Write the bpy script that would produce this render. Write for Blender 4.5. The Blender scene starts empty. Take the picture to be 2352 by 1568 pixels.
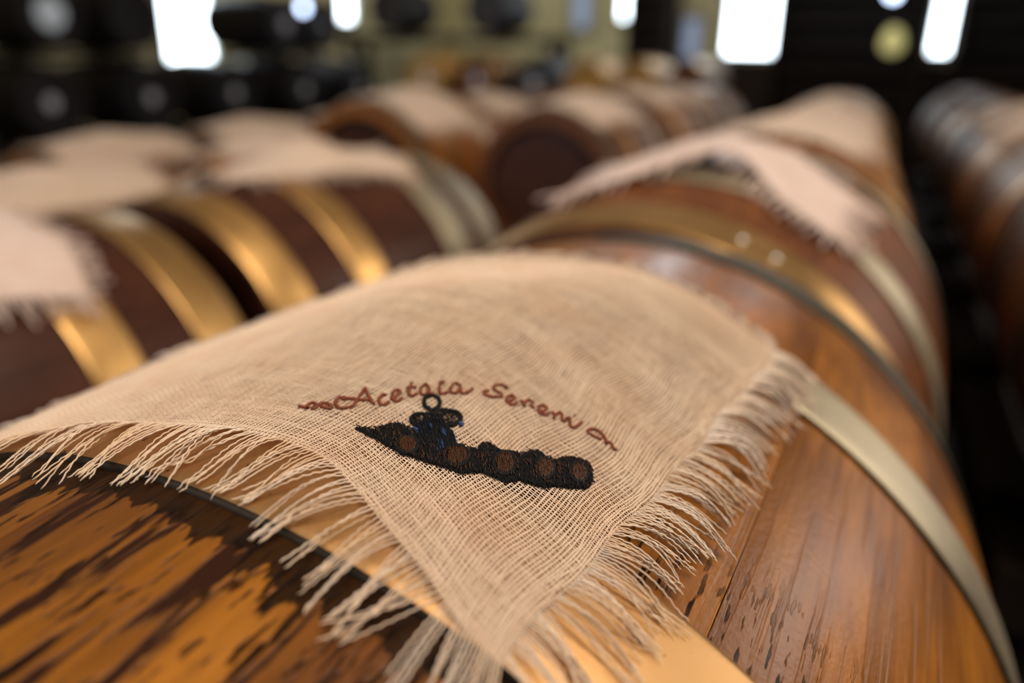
import bpy, math, random
import numpy as np
from mathutils import Vector, Matrix

sc = bpy.context.scene
C = sc.collection
rng = np.random.default_rng(7)
random.seed(7)
PI = math.pi

# ------------------------------------------------------------------ camera
cd = bpy.data.cameras.new('camera')
cam = bpy.data.objects.new('camera', cd); C.objects.link(cam)
YAW, PIT, ROL = 0.46922744, 0.36040944, 0.01719662
fw = Vector((-math.sin(YAW)*math.cos(PIT), math.cos(YAW)*math.cos(PIT), -math.sin(PIT)))
rt0 = Vector((math.cos(YAW), math.sin(YAW), 0)); up0 = rt0.cross(fw)
rt = rt0*math.cos(ROL)+up0*math.sin(ROL); up = -rt0*math.sin(ROL)+up0*math.cos(ROL)
M = Matrix((rt, up, -fw)).transposed().to_4x4()
M.translation = Vector((0.10344704, 0.0, 0.2392022))
cam.matrix_world = M
cd.lens = 17.0; cd.sensor_width = 22.3; cd.clip_start = 0.005; cd.clip_end = 50
cd.dof.use_dof = True; cd.dof.focus_distance = 0.142; cd.dof.aperture_fstop = 3.6
cd.dof.aperture_blades = 0
sc.camera = cam

# ------------------------------------------------------------------ world, light, exposure
w = bpy.data.worlds.new('world'); sc.world = w; w.use_nodes = True
w.node_tree.nodes['Background'].inputs[0].default_value = (0.75, 0.85, 1.0, 1)
w.node_tree.nodes['Background'].inputs[1].default_value = 1.0
sc.view_settings.view_transform = 'Standard'; sc.view_settings.look = 'None'
sc.view_settings.gamma = 1; sc.view_settings.use_curve_mapping = False
sc.view_settings.exposure = 0.0

def area(name, loc, target, sx, sy, power, col):
    l = bpy.data.lights.new(name, 'AREA'); l.shape = 'RECTANGLE'; l.size = sx; l.size_y = sy
    l.energy = power; l.color = col
    o = bpy.data.objects.new(name, l); C.objects.link(o); o.location = loc
    d = Vector(target)-Vector(loc); o.rotation_euler = d.to_track_quat('-Z', 'Y').to_euler()
    return o
area('overhead_fill_light', (-0.6, 1.6, 2.05), (-0.6, 1.6, 0), 5.0, 6.5, 19, (1.0, 0.84, 0.66))  # unseen soft fill, added across the whole ceiling
area('overhead_key_light', (0.75, 0.15, 1.95), (0, 0.3, 0), 1.6, 1.2, 54, (1.0, 0.90, 0.79))  # unseen key light, added overhead to brighten the cloth
area('back_fill_light', (-2.6, 4.3, 2.0), (-2.6, 7.0, 0.2), 1.4, 0.8, 34, (1.0, 0.93, 0.80))  # unseen fill, added to brighten the back wall and golden barrels
area('window_right_light', (2.85, 4.05, 0.72), (0, 0.8, 0.1), 0.7, 0.7, 11, (0.98, 0.96, 1.0))
area('window_right_high_light', (2.85, 3.3, 1.62), (-0.2, 0.6, 0.1), 1.6, 0.7, 38, (1.0, 0.93, 0.84))
area('window_behind_light', (-1.5, -2.3, 1.0), (0, 0.2, 0), 1.4, 1.2, 42, (0.80, 0.87, 1.0))
area('window_back_light', (-0.9, 7.1, 1.0), (-0.3, 0.6, 0), 3.0, 1.4, 4, (0.88, 0.94, 1.0))

# ------------------------------------------------------------------ helpers
def tag(o, label=None, cat=None, group=None, kind=None):
    if label: o['label'] = label
    if cat: o['category'] = cat
    if group: o['group'] = group
    if kind: o['kind'] = kind
    return o
def empty(name, loc=(0, 0, 0), rz=0.0, label=None, cat=None, group=None):
    o = bpy.data.objects.new(name, None); C.objects.link(o); o.location = loc
    o.rotation_euler = (0, 0, rz); o.empty_display_size = 0.02
    return tag(o, label, cat, group)
def mesh(name, V, F, mat=None, smooth=True):
    """V (n,3); F (m,4) or (m,3) array or list"""
    me = bpy.data.meshes.new(name)
    V = np.asarray(V, dtype=np.float32)
    if isinstance(F, np.ndarray):
        k = F.shape[1]; m = F.shape[0]
        me.vertices.add(len(V)); me.vertices.foreach_set('co', V.ravel())
        me.loops.add(m*k); me.loops.foreach_set('vertex_index', F.astype(np.int32).ravel())
        me.polygons.add(m); me.polygons.foreach_set('loop_start', np.arange(0, m*k, k, dtype=np.int32))
        me.polygons.foreach_set('loop_total', np.full(m, k, dtype=np.int32))
        me.update(calc_edges=True)
    else:
        me.from_pydata([tuple(map(float, v)) for v in V], [], F); me.update()
    if smooth: me.polygons.foreach_set('use_smooth', np.ones(len(me.polygons), dtype=bool))
    if mat: me.materials.append(mat)
    return me
def obj(name, me, parent=None, loc=None, rot=None):
    o = bpy.data.objects.new(name, me); C.objects.link(o)
    if parent: o.parent = parent
    if loc is not None: o.location = loc
    if rot is not None: o.rotation_euler = rot
    return o
def box_vf(x0, x1, y0, y1, z0, z1):
    V = [(x, y, z) for x in (x0, x1) for y in (y0, y1) for z in (z0, z1)]
    F = [(0, 1, 3, 2), (4, 6, 7, 5), (0, 4, 5, 1), (2, 3, 7, 6), (0, 2, 6, 4), (1, 5, 7, 3)]
    return V, F
def box(name, x0, x1, y0, y1, z0, z1, mat, parent=None, bev=0.0):
    V, F = box_vf(x0, x1, y0, y1, z0, z1)
    o = obj(name, mesh(name, V, F, mat, False), parent)
    if bev:
        b = o.modifiers.new('bevel', 'BEVEL'); b.width = bev; b.segments = 2
    return o
def tubes(P, r, n=4, N=None, rh=None, cap=False):
    """P (T,K,3) centre lines; r scalar or (T,K) half width; N normals (T,K,3); rh half height -> V,F"""
    P = np.asarray(P, float)
    T, K, _ = P.shape
    t = np.gradient(P, axis=1); t /= np.linalg.norm(t, axis=2, keepdims=True)+1e-12
    if N is None: N = np.broadcast_to(np.array([0., 0, 1]), P.shape)
    b = np.cross(t, N); b /= np.linalg.norm(b, axis=2, keepdims=True)+1e-12
    nn = np.cross(b, t)
    r = np.broadcast_to(np.asarray(r, float), (T, K))
    rh = r if rh is None else np.broadcast_to(np.asarray(rh, float), (T, K))
    ang = np.arange(n)*2*PI/n
    V = P[:, :, None]+b[:, :, None]*(np.cos(ang)[None, None, :, None]*r[:, :, None, None])+nn[:, :, None]*(np.sin(ang)[None, None, :, None]*rh[:, :, None, None])
    idx = np.arange(T*K*n).reshape(T, K, n)
    a = idx[:, :-1]; c = idx[:, 1:]
    F = np.stack([a, np.roll(a, -1, 2), np.roll(c, -1, 2), c], -1).reshape(-1, 4)
    return V.reshape(-1, 3), F
def snoise(n, k, seed, amp=1.0):
    """smooth 1-D noise of n samples with about k bumps"""
    r = np.random.default_rng(seed)
    x = np.linspace(0, k, n); g = r.normal(size=int(k)+3)
    i = x.astype(int); f = x-i; f = f*f*(3-2*f)
    return amp*(g[i]*(1-f)+g[i+1]*f)

# ------------------------------------------------------------------ materials
class NT:
    def __init__(s, name):
        s.m = bpy.data.materials.new(name); s.m.use_nodes = True; s.t = s.m.node_tree
        s.b = s.t.nodes['Principled BSDF']
    def n(s, typ, **kw):
        x = s.t.nodes.new(typ)
        for k, v in kw.items():
            if k.startswith('i_'):
                k2 = k[2:]; k2 = int(k2) if k2.isdigit() else k2.replace('_', ' ')
                if hasattr(v, 'is_output'): s.t.links.new(v, x.inputs[k2])
                else: x.inputs[k2].default_value = v
            else: setattr(x, k, v)
        return x
    def l(s, a, b): s.t.links.new(a, b)
    def math(s, op, a, b=0.0, c=None, clamp=False):
        x = s.n('ShaderNodeMath', operation=op, use_clamp=clamp)
        for i, v in enumerate((a, b) if c is None else (a, b, c)):
            if hasattr(v, 'is_output'): s.l(v, x.inputs[i])
            else: x.inputs[i].default_value = v
        return x.outputs[0]
    def mix(s, f, a, b, blend='MIX'):
        x = s.n('ShaderNodeMix', data_type='RGBA', blend_type=blend)
        for i, v in ((0, f), (6, a), (7, b)):
            if hasattr(v, 'is_output'): s.l(v, x.inputs[i])
            else: x.inputs[i].default_value = v if i == 0 else (*v, 1) if len(v) == 3 else v
        return x.outputs[2]
    def ramp(s, f, stops):
        x = s.n('ShaderNodeValToRGB'); s.l(f, x.inputs[0])
        e = x.color_ramp.elements
        while len(e) < len(stops): e.new(0.5)
        for q, (p, c) in zip(e, stops):
            q.position = p; q.color = (c, c, c, 1) if isinstance(c, (int, float)) else (*c, 1)
        return x.outputs[0]
def simple(name, col, rough=0.6, metal=0.0, nscale=0, namt=0.25, bump=0.0, stretch=(1, 1, 1), coat=0.0):
    t = NT(name); t.b.inputs['Roughness'].default_value = rough; t.b.inputs['Metallic'].default_value = metal
    t.b.inputs['Coat Weight'].default_value = coat
    t.b.inputs['Specular IOR Level'].default_value = 0.25
    if nscale:
        tc = t.n('ShaderNodeTexCoord'); mp = t.n('ShaderNodeMapping', i_Vector=tc.outputs['Object'], i_Scale=stretch)
        no = t.n('ShaderNodeTexNoise', i_Vector=mp.outputs[0], i_Scale=nscale, i_Detail=5.0)
        c = t.mix(no.outputs[0], [x*(1-namt) for x in col], [min(1, x*(1+namt)) for x in col])
        t.l(c, t.b.inputs['Base Color'])
        if bump:
            b = t.n('ShaderNodeBump', i_Strength=bump, i_Distance=0.001, i_Height=no.outputs[0]); t.l(b.outputs[0], t.b.inputs['Normal'])
    else: t.b.inputs['Base Color'].default_value = (*col, 1)
    return t.m
def glow(name, col, st):
    t = NT(name); t.b.inputs['Base Color'].default_value = (*col, 1)
    t.b.inputs['Emission Color'].default_value = (*col, 1); t.b.inputs['Emission Strength'].default_value = st
    return t.m

def wood(name, c1, c2, dark, rough=0.46, near=False, streak=0.5, coat=0.04):
    """stave wood: grain along local Y, a different piece of it on every stave"""
    t = NT(name)
    tc = t.n('ShaderNodeTexCoord'); oi = t.n('ShaderNodeObjectInfo')
    off = t.n('ShaderNodeVectorMath', operation='SCALE'); off.inputs[0].default_value = (3.1, 7.7, 5.3)
    t.l(oi.outputs['Random'], off.inputs['Scale'])
    ad = t.n('ShaderNodeVectorMath', operation='ADD'); t.l(tc.outputs['Object'], ad.inputs[0]); t.l(off.outputs[0], ad.inputs[1])
    def noise(sx, sy, scale, detail=5.0, dist=0.0):
        mp = t.n('ShaderNodeMapping', i_Vector=ad.outputs[0], i_Scale=(sx, sy, sx))
        return t.n('ShaderNodeTexNoise', i_Vector=mp.outputs[0], i_Scale=scale, i_Detail=detail, i_Distortion=dist).outputs[0]
    broad = noise(1, 0.25, 45)
    col = t.mix(t.ramp(broad, [(0.32, 0.0), (0.68, 1.0)]), c1, c2)
    fine = noise(1, 0.06, 420, 4.0)
    col = t.mix(t.math('MULTIPLY', t.ramp(fine, [(0.42, 0.0), (0.62, 1.0)]), 0.35), col, [x*0.45 for x in c1])
    lines = noise(1, 0.035, 250, 3.0, 0.0) if not near else noise(1, 0.028, 330, 4.0, 0.0)
    lm = t.math('MULTIPLY', t.ramp(lines, [(0.56 if not near else 0.535, 0.0), (0.62 if not near else 0.60, 1.0)]), streak)
    h = t.math('SUBTRACT', t.math('MULTIPLY', fine, 0.35), t.math('MULTIPLY', lm, 0.8))
    spec = None
    if near:
        sx = t.n('ShaderNodeSeparateXYZ', i_0=tc.outputs['Object'])
        y = sx.outputs[1]          # local, 0 at the belly
        nearm = t.math('MULTIPLY', t.math('SUBTRACT', -0.080, y), 120.0, clamp=True)
        cr = noise(1, 0.03, 75, 2.0)
        crack = t.math('MULTIPLY', t.ramp(cr, [(0.585, 0.0), (0.61, 1.0)]), nearm)
        lm = t.math('MAXIMUM', t.math('MULTIPLY', lm, t.math('ADD', 0.18, nearm)), crack)
        # dashes of open pores between the two middle hoops
        pit = noise(1, 0.15, 800, 2.0)
        pz = t.math('MULTIPLY_ADD', t.math('ABSOLUTE', t.math('ADD', y, 0.045)), -38.0, 1.0, clamp=True)
        pthr = t.ramp(t.math('ADD', pit, t.math('MULTIPLY', t.math('SUBTRACT', noise(1, 1, 90, 2.0), 0.5), 0.25)), [(0.585, 0.0), (0.64, 1.0)])
        pm = t.math('MULTIPLY', pthr, t.math('MAXIMUM', pz, t.math('MULTIPLY', nearm, 0.9)))
        blot = noise(1, 0.5, 24, 3.0)
        col = t.mix(t.math('MULTIPLY', t.ramp(blot, [(0.45, 0.0), (0.66, 1.0)]), 0.5), col, [x*1.6 for x in dark])
        col = t.mix(t.math('MINIMUM', lm, 1.0), col, dark)
        col = t.mix(t.math('MINIMUM', pm, 1.0), col, [x*0.25 for x in dark])
        # black mark of a slipped hoop, bleeding along the grain
        sp = noise(1, 0.06, 300, 3.0); sp2 = noise(1, 0.5, 40, 2.0)
        edge = t.math('MULTIPLY_ADD', t.math('POWER', t.math('MULTIPLY', t.math('ADD', sp, sp2), 0.5), 4.0), -0.085, -0.0860)
        m1 = t.math('MULTIPLY', t.math('SUBTRACT', y, edge), 1800.0, clamp=True)
        m2 = t.math('MULTIPLY', t.math('SUBTRACT', -0.079, y), 900.0, clamp=True)
        st = t.math('MULTIPLY', t.math('MULTIPLY', m1, m2), t.ramp(broad, [(0.2, 0.80), (0.7, 0.97)]))
        col = t.mix(st, col, (0.008, 0.0045, 0.003))
        h = t.math('SUBTRACT', t.math('MULTIPLY', h, t.math('ADD', 0.35, nearm)), t.math('MULTIPLY', pm, 0.7))
        sc_ = t.n('ShaderNodeTexNoise', i_Vector=ad.outputs[0], i_Scale=600.0, i_Detail=3.0).outputs[0]
        h = t.math('ADD', h, t.math('MULTIPLY', sc_, 0.35))
        spec = t.math('MULTIPLY_ADD', t.math('MAXIMUM', t.math('MAXIMUM', st, t.math('MINIMUM', pm, 1.0)), t.math('MINIMUM', lm, 1.0)), -0.25, 0.29)
    else:
        col = t.mix(lm, col, dark)
    t.l(col, t.b.inputs['Base Color'])
    rv = t.math('MULTIPLY_ADD', broad, 0.25, rough-0.12)
    t.l(rv, t.b.inputs['Roughness'])
    if spec is not None: t.l(spec, t.b.inputs['Specular IOR Level']); t.b.inputs['Specular Tint'].default_value = (1, .85, .75, 1)
    else: t.b.inputs['Specular IOR Level'].default_value = 0.2
    t.b.inputs['Coat Weight'].default_value = coat if not near else 0.05; t.b.inputs['Coat Roughness'].default_value = 0.2
    bp = t.n('ShaderNodeBump', i_Strength=0.5 if near else 0.3, i_Distance=0.0006, i_Height=h)
    t.l(bp.outputs[0], t.b.inputs['Normal'])
    return t.m

W_NEAR = wood('varnished_orange_wood', (0.16, 0.050, 0.005), (0.36, 0.128, 0.011), (0.030, 0.011, 0.006), 0.36, True, 0.95, 0.12)
W_ORANGE = wood('orange_barrel_wood', (0.24, 0.075, 0.011), (0.36, 0.125, 0.018), (0.07, 0.025, 0.01))
W_BROWN = wood('brown_barrel_wood', (0.11, 0.033, 0.009), (0.19, 0.06, 0.014), (0.04, 0.015, 0.008))
W_RED = wood('dark_red_barrel_wood', (0.038, 0.011, 0.005), (0.075, 0.021, 0.007), (0.02, 0.008, 0.005), 0.38)
W_BLACK = wood('blackened_barrel_wood', (0.012, 0.010, 0.012), (0.03, 0.022, 0.022), (0.008, 0.006, 0.006), 0.5)
W_GOLD = wood('golden_barrel_wood', (0.40, 0.20, 0.045), (0.55, 0.30, 0.08), (0.08, 0.03, 0.01), 0.5)
W_BEAM = simple('dark_beam_wood', (0.022, 0.013, 0.009), 0.75, 0, 12, 0.4, 0.3, (1, 0.1, 1))

def brass(name, col, rough=0.3, spots=True):
    t = NT(name); t.b.inputs['Metallic'].default_value = 1.0
    tc = t.n('ShaderNodeTexCoord')
    no = t.n('ShaderNodeTexNoise', i_Vector=tc.outputs['Object'], i_Scale=30.0, i_Detail=6.0)
    c = t.mix(no.outputs[0], [x*0.72 for x in col], [min(1, x*1.12) for x in col])
    sp = t.n('ShaderNodeTexNoise', i_Vector=tc.outputs['Object'], i_Scale=420.0, i_Detail=2.0)
    sm = t.ramp(sp.outputs[0], [(0.70, 0.0), (0.74, 0.8)])
    c = t.mix(sm, c, (0.06, 0.035, 0.02))
    t.l(c, t.b.inputs['Base Color'])
    fn = t.n('ShaderNodeTexNoise', i_Vector=tc.outputs['Object'], i_Scale=900.0, i_Detail=3.0)
    t.l(t.math('MULTIPLY_ADD', no.outputs[0], 0.25, rough-0.1), t.b.inputs['Roughness'])
    bp = t.n('ShaderNodeBump', i_Strength=0.12, i_Distance=0.0003, i_Height=fn.outputs[0]); t.l(bp.outputs[0], t.b.inputs['Normal'])
    return t.m
BRASS = brass('worn_brass', (0.76, 0.43, 0.15), 0.34)
BRASS_OLD = brass('old_copper_brass', (0.66, 0.37, 0.15), 0.46)
BRASS_PALE = brass('pale_dull_brass', (0.58, 0.48, 0.32), 0.45)
IRON = brass('dull_dark_hoop_metal', (0.11, 0.09, 0.06), 0.5)
TARNISH = simple('tarnished_rim', (0.035, 0.022, 0.012), 0.55, 0.6)
RIVET = simple('rivet_metal', (0.7, 0.66, 0.6), 0.3, 1.0)

def linen(name, c1, c2, trans=0.25, woven=False):
    t = NT(name)
    tc = t.n('ShaderNodeTexCoord')
    no = t.n('ShaderNodeTexNoise', i_Vector=tc.outputs['Object'], i_Scale=70.0, i_Detail=6.0)
    oi = t.n('ShaderNodeObjectInfo')
    f = t.math('ADD', t.ramp(no.outputs[0], [(0.3, 0.0), (0.7, 0.8)]), t.math('MULTIPLY', t.math('SUBTRACT', oi.outputs['Random'], 0.4), 0.6), clamp=True)
    c = t.mix(f, c1, c2)
    fi = t.n('ShaderNodeTexNoise', i_Vector=tc.outputs['Object'], i_Scale=2500.0, i_Detail=2.0)
    c = t.mix(t.math('MULTIPLY', fi.outputs[0], 0.3), c, [x*0.6 for x in c1])
    t.l(c, t.b.inputs['Base Color']); t.b.inputs['Roughness'].default_value = 0.85
    t.b.inputs['Sheen Weight'].default_value = 0.15
    bp = t.n('ShaderNodeBump', i_Strength=0.35, i_Distance=0.0002, i_Height=fi.outputs[0]); t.l(bp.outputs[0], t.b.inputs['Normal'])
    if trans:
        tr = t.n('ShaderNodeBsdfTranslucent'); t.l(c, tr.inputs[0])
        mx = t.n('ShaderNodeMixShader'); mx.inputs[0].default_value = trans
        t.l(t.b.outputs[0], mx.inputs[1]); t.l(tr.outputs[0], mx.inputs[2])
        t.l(mx.outputs[0], t.t.nodes['Material Output'].inputs[0])
    return t.m
LINEN = linen('natural_linen_yarn', (0.71, 0.47, 0.295), (0.82, 0.62, 0.44), 0.05)
LINEN_FR = linen('linen_fringe_yarn', (0.74, 0.50, 0.30), (0.82, 0.68, 0.55), 0.15)
LINEN_FAR = linen('linen_cloth', (0.66, 0.47, 0.33), (0.76, 0.57, 0.43), 0.12)
YARN_BROWN = simple('red_brown_embroidery_yarn', (0.17, 0.040, 0.015), 0.7, 0, 900, 0.5)
YARN_BLACK = simple('black_embroidery_yarn', (0.002, 0.0018, 0.0018), 0.8, 0, 900, 0.5)
YARN_NAVY = simple('navy_embroidery_yarn', (0.03, 0.05, 0.14), 0.4, 0, 900, 0.6)
YARN_CASK = simple('brown_embroidery_yarn', (0.045, 0.014, 0.003), 0.45, 0, 900, 0.6)

# ------------------------------------------------------------------ room
FZ, CZ = -0.78, 2.15
X0, X1, Y0, Y1 = -4.3, 3.0, -2.6, 7.4
plaster = simple('cream_plaster', (0.66, 0.60, 0.36), 0.9, 0, 3, 0.15)
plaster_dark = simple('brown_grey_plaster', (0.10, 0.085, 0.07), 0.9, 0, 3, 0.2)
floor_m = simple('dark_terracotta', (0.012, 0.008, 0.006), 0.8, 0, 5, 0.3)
ceil_m = simple('dark_wood_ceiling', (0.10, 0.07, 0.05), 0.8, 0, 6, 0.3)
tag(box('floor', X0-.1, X1+.1, Y0-.1, Y1+.1, FZ-.1, FZ, floor_m), kind='structure')
tag(box('ceiling', X0-.1, X1+.1, Y0-.1, Y1+.1, CZ, CZ+.1, ceil_m), kind='structure')
tag(box('wall_back', X0-.1, X1+.1, Y1, Y1+.1, FZ, CZ, plaster), kind='structure')
tag(box('wall_left', X0-.1, X0, Y0, Y1, FZ, CZ, plaster), kind='structure')
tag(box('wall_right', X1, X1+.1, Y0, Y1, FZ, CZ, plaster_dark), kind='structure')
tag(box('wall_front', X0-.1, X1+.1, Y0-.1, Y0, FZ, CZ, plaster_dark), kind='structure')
PANE = glow('bright_daylight_pane', (0.80, 0.92, 1.0), 9.0)
PANE_DIM = glow('dim_blue_pane', (0.30, 0.36, 0.52), 0.55)
FRAME = simple('grey_window_frame', (0.30, 0.30, 0.24), 0.6)
tag(box('trim_1', -2.0, X1, Y1-.04, Y1-.0005, FZ, .17, W_BEAM), kind='structure')
tag(box('trim_2', -3.35, -2.95, 1.05, 1.72, FZ, CZ, simple('pale_pillar_plaster', (.5, .42, .38), .9)), kind='structure')
wn = 0
def window(side, a0, a1, z0, z1, pane=None, fr=0.045, bar=True):
    """side 'back': a is X; side 'left': a is Y"""
    global wn
    wn += 1
    o = empty('window_%d' % wn); o['kind'] = 'structure'
    pane = pane or PANE
    def bx(n, p0, p1, q0, q1, d0, d1, m):
        if side == 'back': return box(n, p0, p1, Y1-d1, Y1-d0, q0, q1, m, o)
        return box(n, X0+d0, X0+d1, p0, p1, q0, q1, m, o)
    bx('pane', a0, a1, z0, z1, 0.002, 0.012, pane)
    bx('window_frame', a0-fr, a0, z0-fr, z1+fr, 0.0, 0.05, FRAME); bx('window_frame', a1, a1+fr, z0-fr, z1+fr, 0.0, 0.05, FRAME)
    bx('window_frame', a0, a1, z1, z1+fr, 0.0, 0.05, FRAME); bx('window_sill', a0, a1, z0-fr, z0, 0.0, 0.09, FRAME)
WINDOWS = [('left', 3.70, 4.08, 0.12, 1.5), ('left', 5.44, 5.61, 0.42, 1.5),
           ('back', -2.57, -2.50, 0.50, 1.7), ('back', -1.58, -1.18, 0.22, 1.8), ('back', 0.03, 0.15, 0.25, 1.8)]
for a in WINDOWS: window(*a)
window('back', -3.04, -2.88, 0.42, 1.6, PANE_DIM); window('back', -1.96, -1.82, 0.04, 0.5, PANE_DIM)

# ------------------------------------------------------------------ barrels
def prof(s, k, half):
    return lambda y: s*0.17-k/s*y*y
def stave_mesh(name, R, half, n, ny, nt, th, mat, bev=0.0006):
    """one stave centred on local +Z, axis along Y"""
    a = PI/n; ys = np.linspace(-half, half, ny+1)
    ts = np.linspace(-1, 1, nt+1)
    rows = []
    for y in ys:
        r = R(y); ring = []
        for t in ts:
            e = 1.0 if abs(t) > 0.999 else 0.0
            ang = t*(a-0.00012/r); rr = r-bev*e
            ring.append((rr*math.sin(ang), y, rr*math.cos(ang)))
        ri = r-th
        ring.append((ri*math.sin(a*0.98), y, ri*math.cos(a))); ring.append((-ri*math.sin(a*0.98), y, ri*math.cos(a)))
        rows.append(ring)
    m = nt+3
    V = [p for r_ in rows for p in r_]
    F = []
    for i in range(ny):
        for j in range(m):
            F.append((i*m+j, i*m+(j+1) % m, (i+1)*m+(j+1) % m, (i+1)*m+j))
    F.append(tuple(range(m))[::-1]); F.append(tuple(ny*m+j for j in range(m)))
    me = mesh(name, V, [f[::-1] for f in F], mat, True)
    me.set_sharp_from_angle(angle=math.radians(24))
    return me
def hoop_mesh(name, R, y0, y1, seg, mat, th=0.0016):
    ys = np.array([y0, y0+.0006, y0+.0018, y0+.003, (y0*2+y1)/3, (y0+2*y1)/3, y1-.003, y1-.0018, y1-.0006, y1])
    if y1-y0 < .012: ys = np.linspace(y0, y1, 10)
    lift = np.array([0.25, .72, .92, 1.0, 1, 1, 1.0, .92, .72, .25])*th
    prof_ = [(y, R(y)+l+0.0001) for y, l in zip(ys, lift)]+[(y1, R(y1)-.0004), (y0, R(y0)-.0004)]
    n = len(prof_); ang = np.linspace(0, 2*PI, seg, endpoint=False)
    p = np.array(prof_)
    V = np.stack([p[None, :, 1]*np.sin(ang)[:, None], np.broadcast_to(p[None, :, 0], (seg, n)), p[None, :, 1]*np.cos(ang)[:, None]], -1).reshape(-1, 3)
    idx = np.arange(seg*n).reshape(seg, n); nx = np.roll(idx, -1, 0)
    F = np.stack([idx, np.roll(idx, -1, 1), np.roll(nx, -1, 1), nx], -1).reshape(-1, 4)
    me = mesh(name, V, F, mat); me.materials.append(TARNISH)
    j = np.arange(len(F)) % n
    me.polygons.foreach_set('material_index', ((j == 0) | (j >= n-4)).astype(np.int32))
    return me
def board_mesh(name, r, x0, x1, y, th, mat):
    """a head board: strip of the disc between x0 and x1"""
    xs = np.linspace(x0, x1, 5); top = [(x, math.sqrt(max(0, r*r-x*x))) for x in xs]
    ol = top+[(x, -z) for x, z in top[::-1]]
    n = len(ol); V = [(x, y, z) for x, z in ol]+[(x, y+th, z) for x, z in ol]
    F = [tuple(range(n)), tuple(range(2*n-1, n-1, -1))]+[(i, i+n, (i+1) % n+n, (i+1) % n) for i in range(n)]
    return mesh(name, V, F, mat, False)
def rivet_mesh(r=0.003):
    V = []; F = []
    for i, (rr, z) in enumerate(((1, 0), (.9, .3), (.55, .5))):
        for j in range(10): V.append((rr*r*math.cos(j*PI/5), rr*r*math.sin(j*PI/5), z*r))
    V.append((0, 0, .56*r))
    for i in range(2):
        for j in range(10): F.append((i*10+j, i*10+(j+1) % 10, i*10+10+(j+1) % 10, i*10+10+j))
    for j in range(10): F.append((20+j, 20+(j+1) % 10, 30))
    return mesh('rivet', V, F, RIVET)
RM = rivet_mesh()
cache = {}
def barrel(name, x, y, z, s, half, hoops, mat, headmat, label, group=None, n=24, k=0.37, near=False, rz=0.0, rot=0.0, rivets=(), plate=None, ns=10):
    """hoops: (local y0, local y1, material). z is the height of the axis"""
    R = prof(s, k, half); rb = s*0.17
    t = empty(name, (x, y, z-rb), rz, label, 'barrel', group)
    key = (round(s, 3), round(half, 3), n, mat.name, near)
    if key not in cache:
        cache[key] = stave_mesh('stave', R, half, n, 64 if near else ns, 8 if near else 3, 0.018*s+0.004, mat, 0.00025 if near else 0.0006)
    sm = cache[key]
    for i in range(n):
        obj('stave', sm, t, (0, 0, rb), (0, rot+i*2*PI/n, 0))
    hs = []
    for (a, b, hm) in hoops:
        kk = (key, 'h', round(a, 4), round(b, 4), hm.name)
        if kk not in cache: cache[kk] = hoop_mesh('hoop', R, a, b, 220 if near else 64, hm); cache[kk].set_sharp_from_angle(angle=math.radians(50))
        hs.append(obj('hoop', cache[kk], t, (0, 0, rb)))
    for (hi, th, dy) in rivets:
        a, b, _ = hoops[hi]; yy = (a+b)/2+dy; r = R(yy)+.0016
        obj('rivet', RM, hs[hi], (r*math.sin(th), yy, r*math.cos(th)), (0, th, 0))
    rh = R(half)-(0.018*s+0.004)+0.002
    nb = 6
    kk = (key, 'head')
    if kk not in cache:
        cache[kk] = [board_mesh('head_board', rh, -rh+2*rh*i/nb+.0006, -rh+2*rh*(i+1)/nb-.0006, 0, 0.012, headmat) for i in range(nb)]
    for e in (-1, 1):
        for me in cache[kk]:
            obj('head_board', me, t, (0, e*(half-0.026*s)-0.006, rb))
    if plate:
        pm, pr, pz = plate
        ang = np.linspace(0, 2*PI, 24, endpoint=False)
        V = [(pr*math.cos(a), yy, pz+pr*math.sin(a)) for yy in (0, -.004) for a in ang]
        F = [tuple(range(24)), tuple(range(47, 23, -1))]+[(i, (i+1) % 24, (i+1) % 24+24, i+24) for i in range(24)]
        obj('head_plate', mesh('head_plate', V, F, pm, False), t, (0, -(half-0.026*s)-.006, rb))
    return t
def std_hoops(half, m0=BRASS, m1=BRASS, wdt=0.034):
    h = half
    return [(-h+.003, -h+.003+wdt, m0), (-h*.42-wdt*.5, -h*.42+wdt*.5, m1), (h*.42-wdt*.5, h*.42+wdt*.5, m1), (h-.003-wdt, h-.003, m0)]

YC1 = 0.160        # belly of the first barrel
R1 = lambda y: 0.17-0.40*(y-YC1)**2
b1 = barrel('barrel', 0, YC1, 0, 1.0, 0.203, [(-.203+.003, -.203+.04, BRASS), (.0777-YC1, .1097-YC1, BRASS_OLD), (.2106-YC1, .2424-YC1, BRASS_PALE), (.326-YC1, .3622-YC1, IRON)],
            W_NEAR, W_NEAR, 'large orange-brown barrel in the foreground, under the embroidered fringed cloth', k=0.40, near=True, n=20, rot=0.06)
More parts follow.
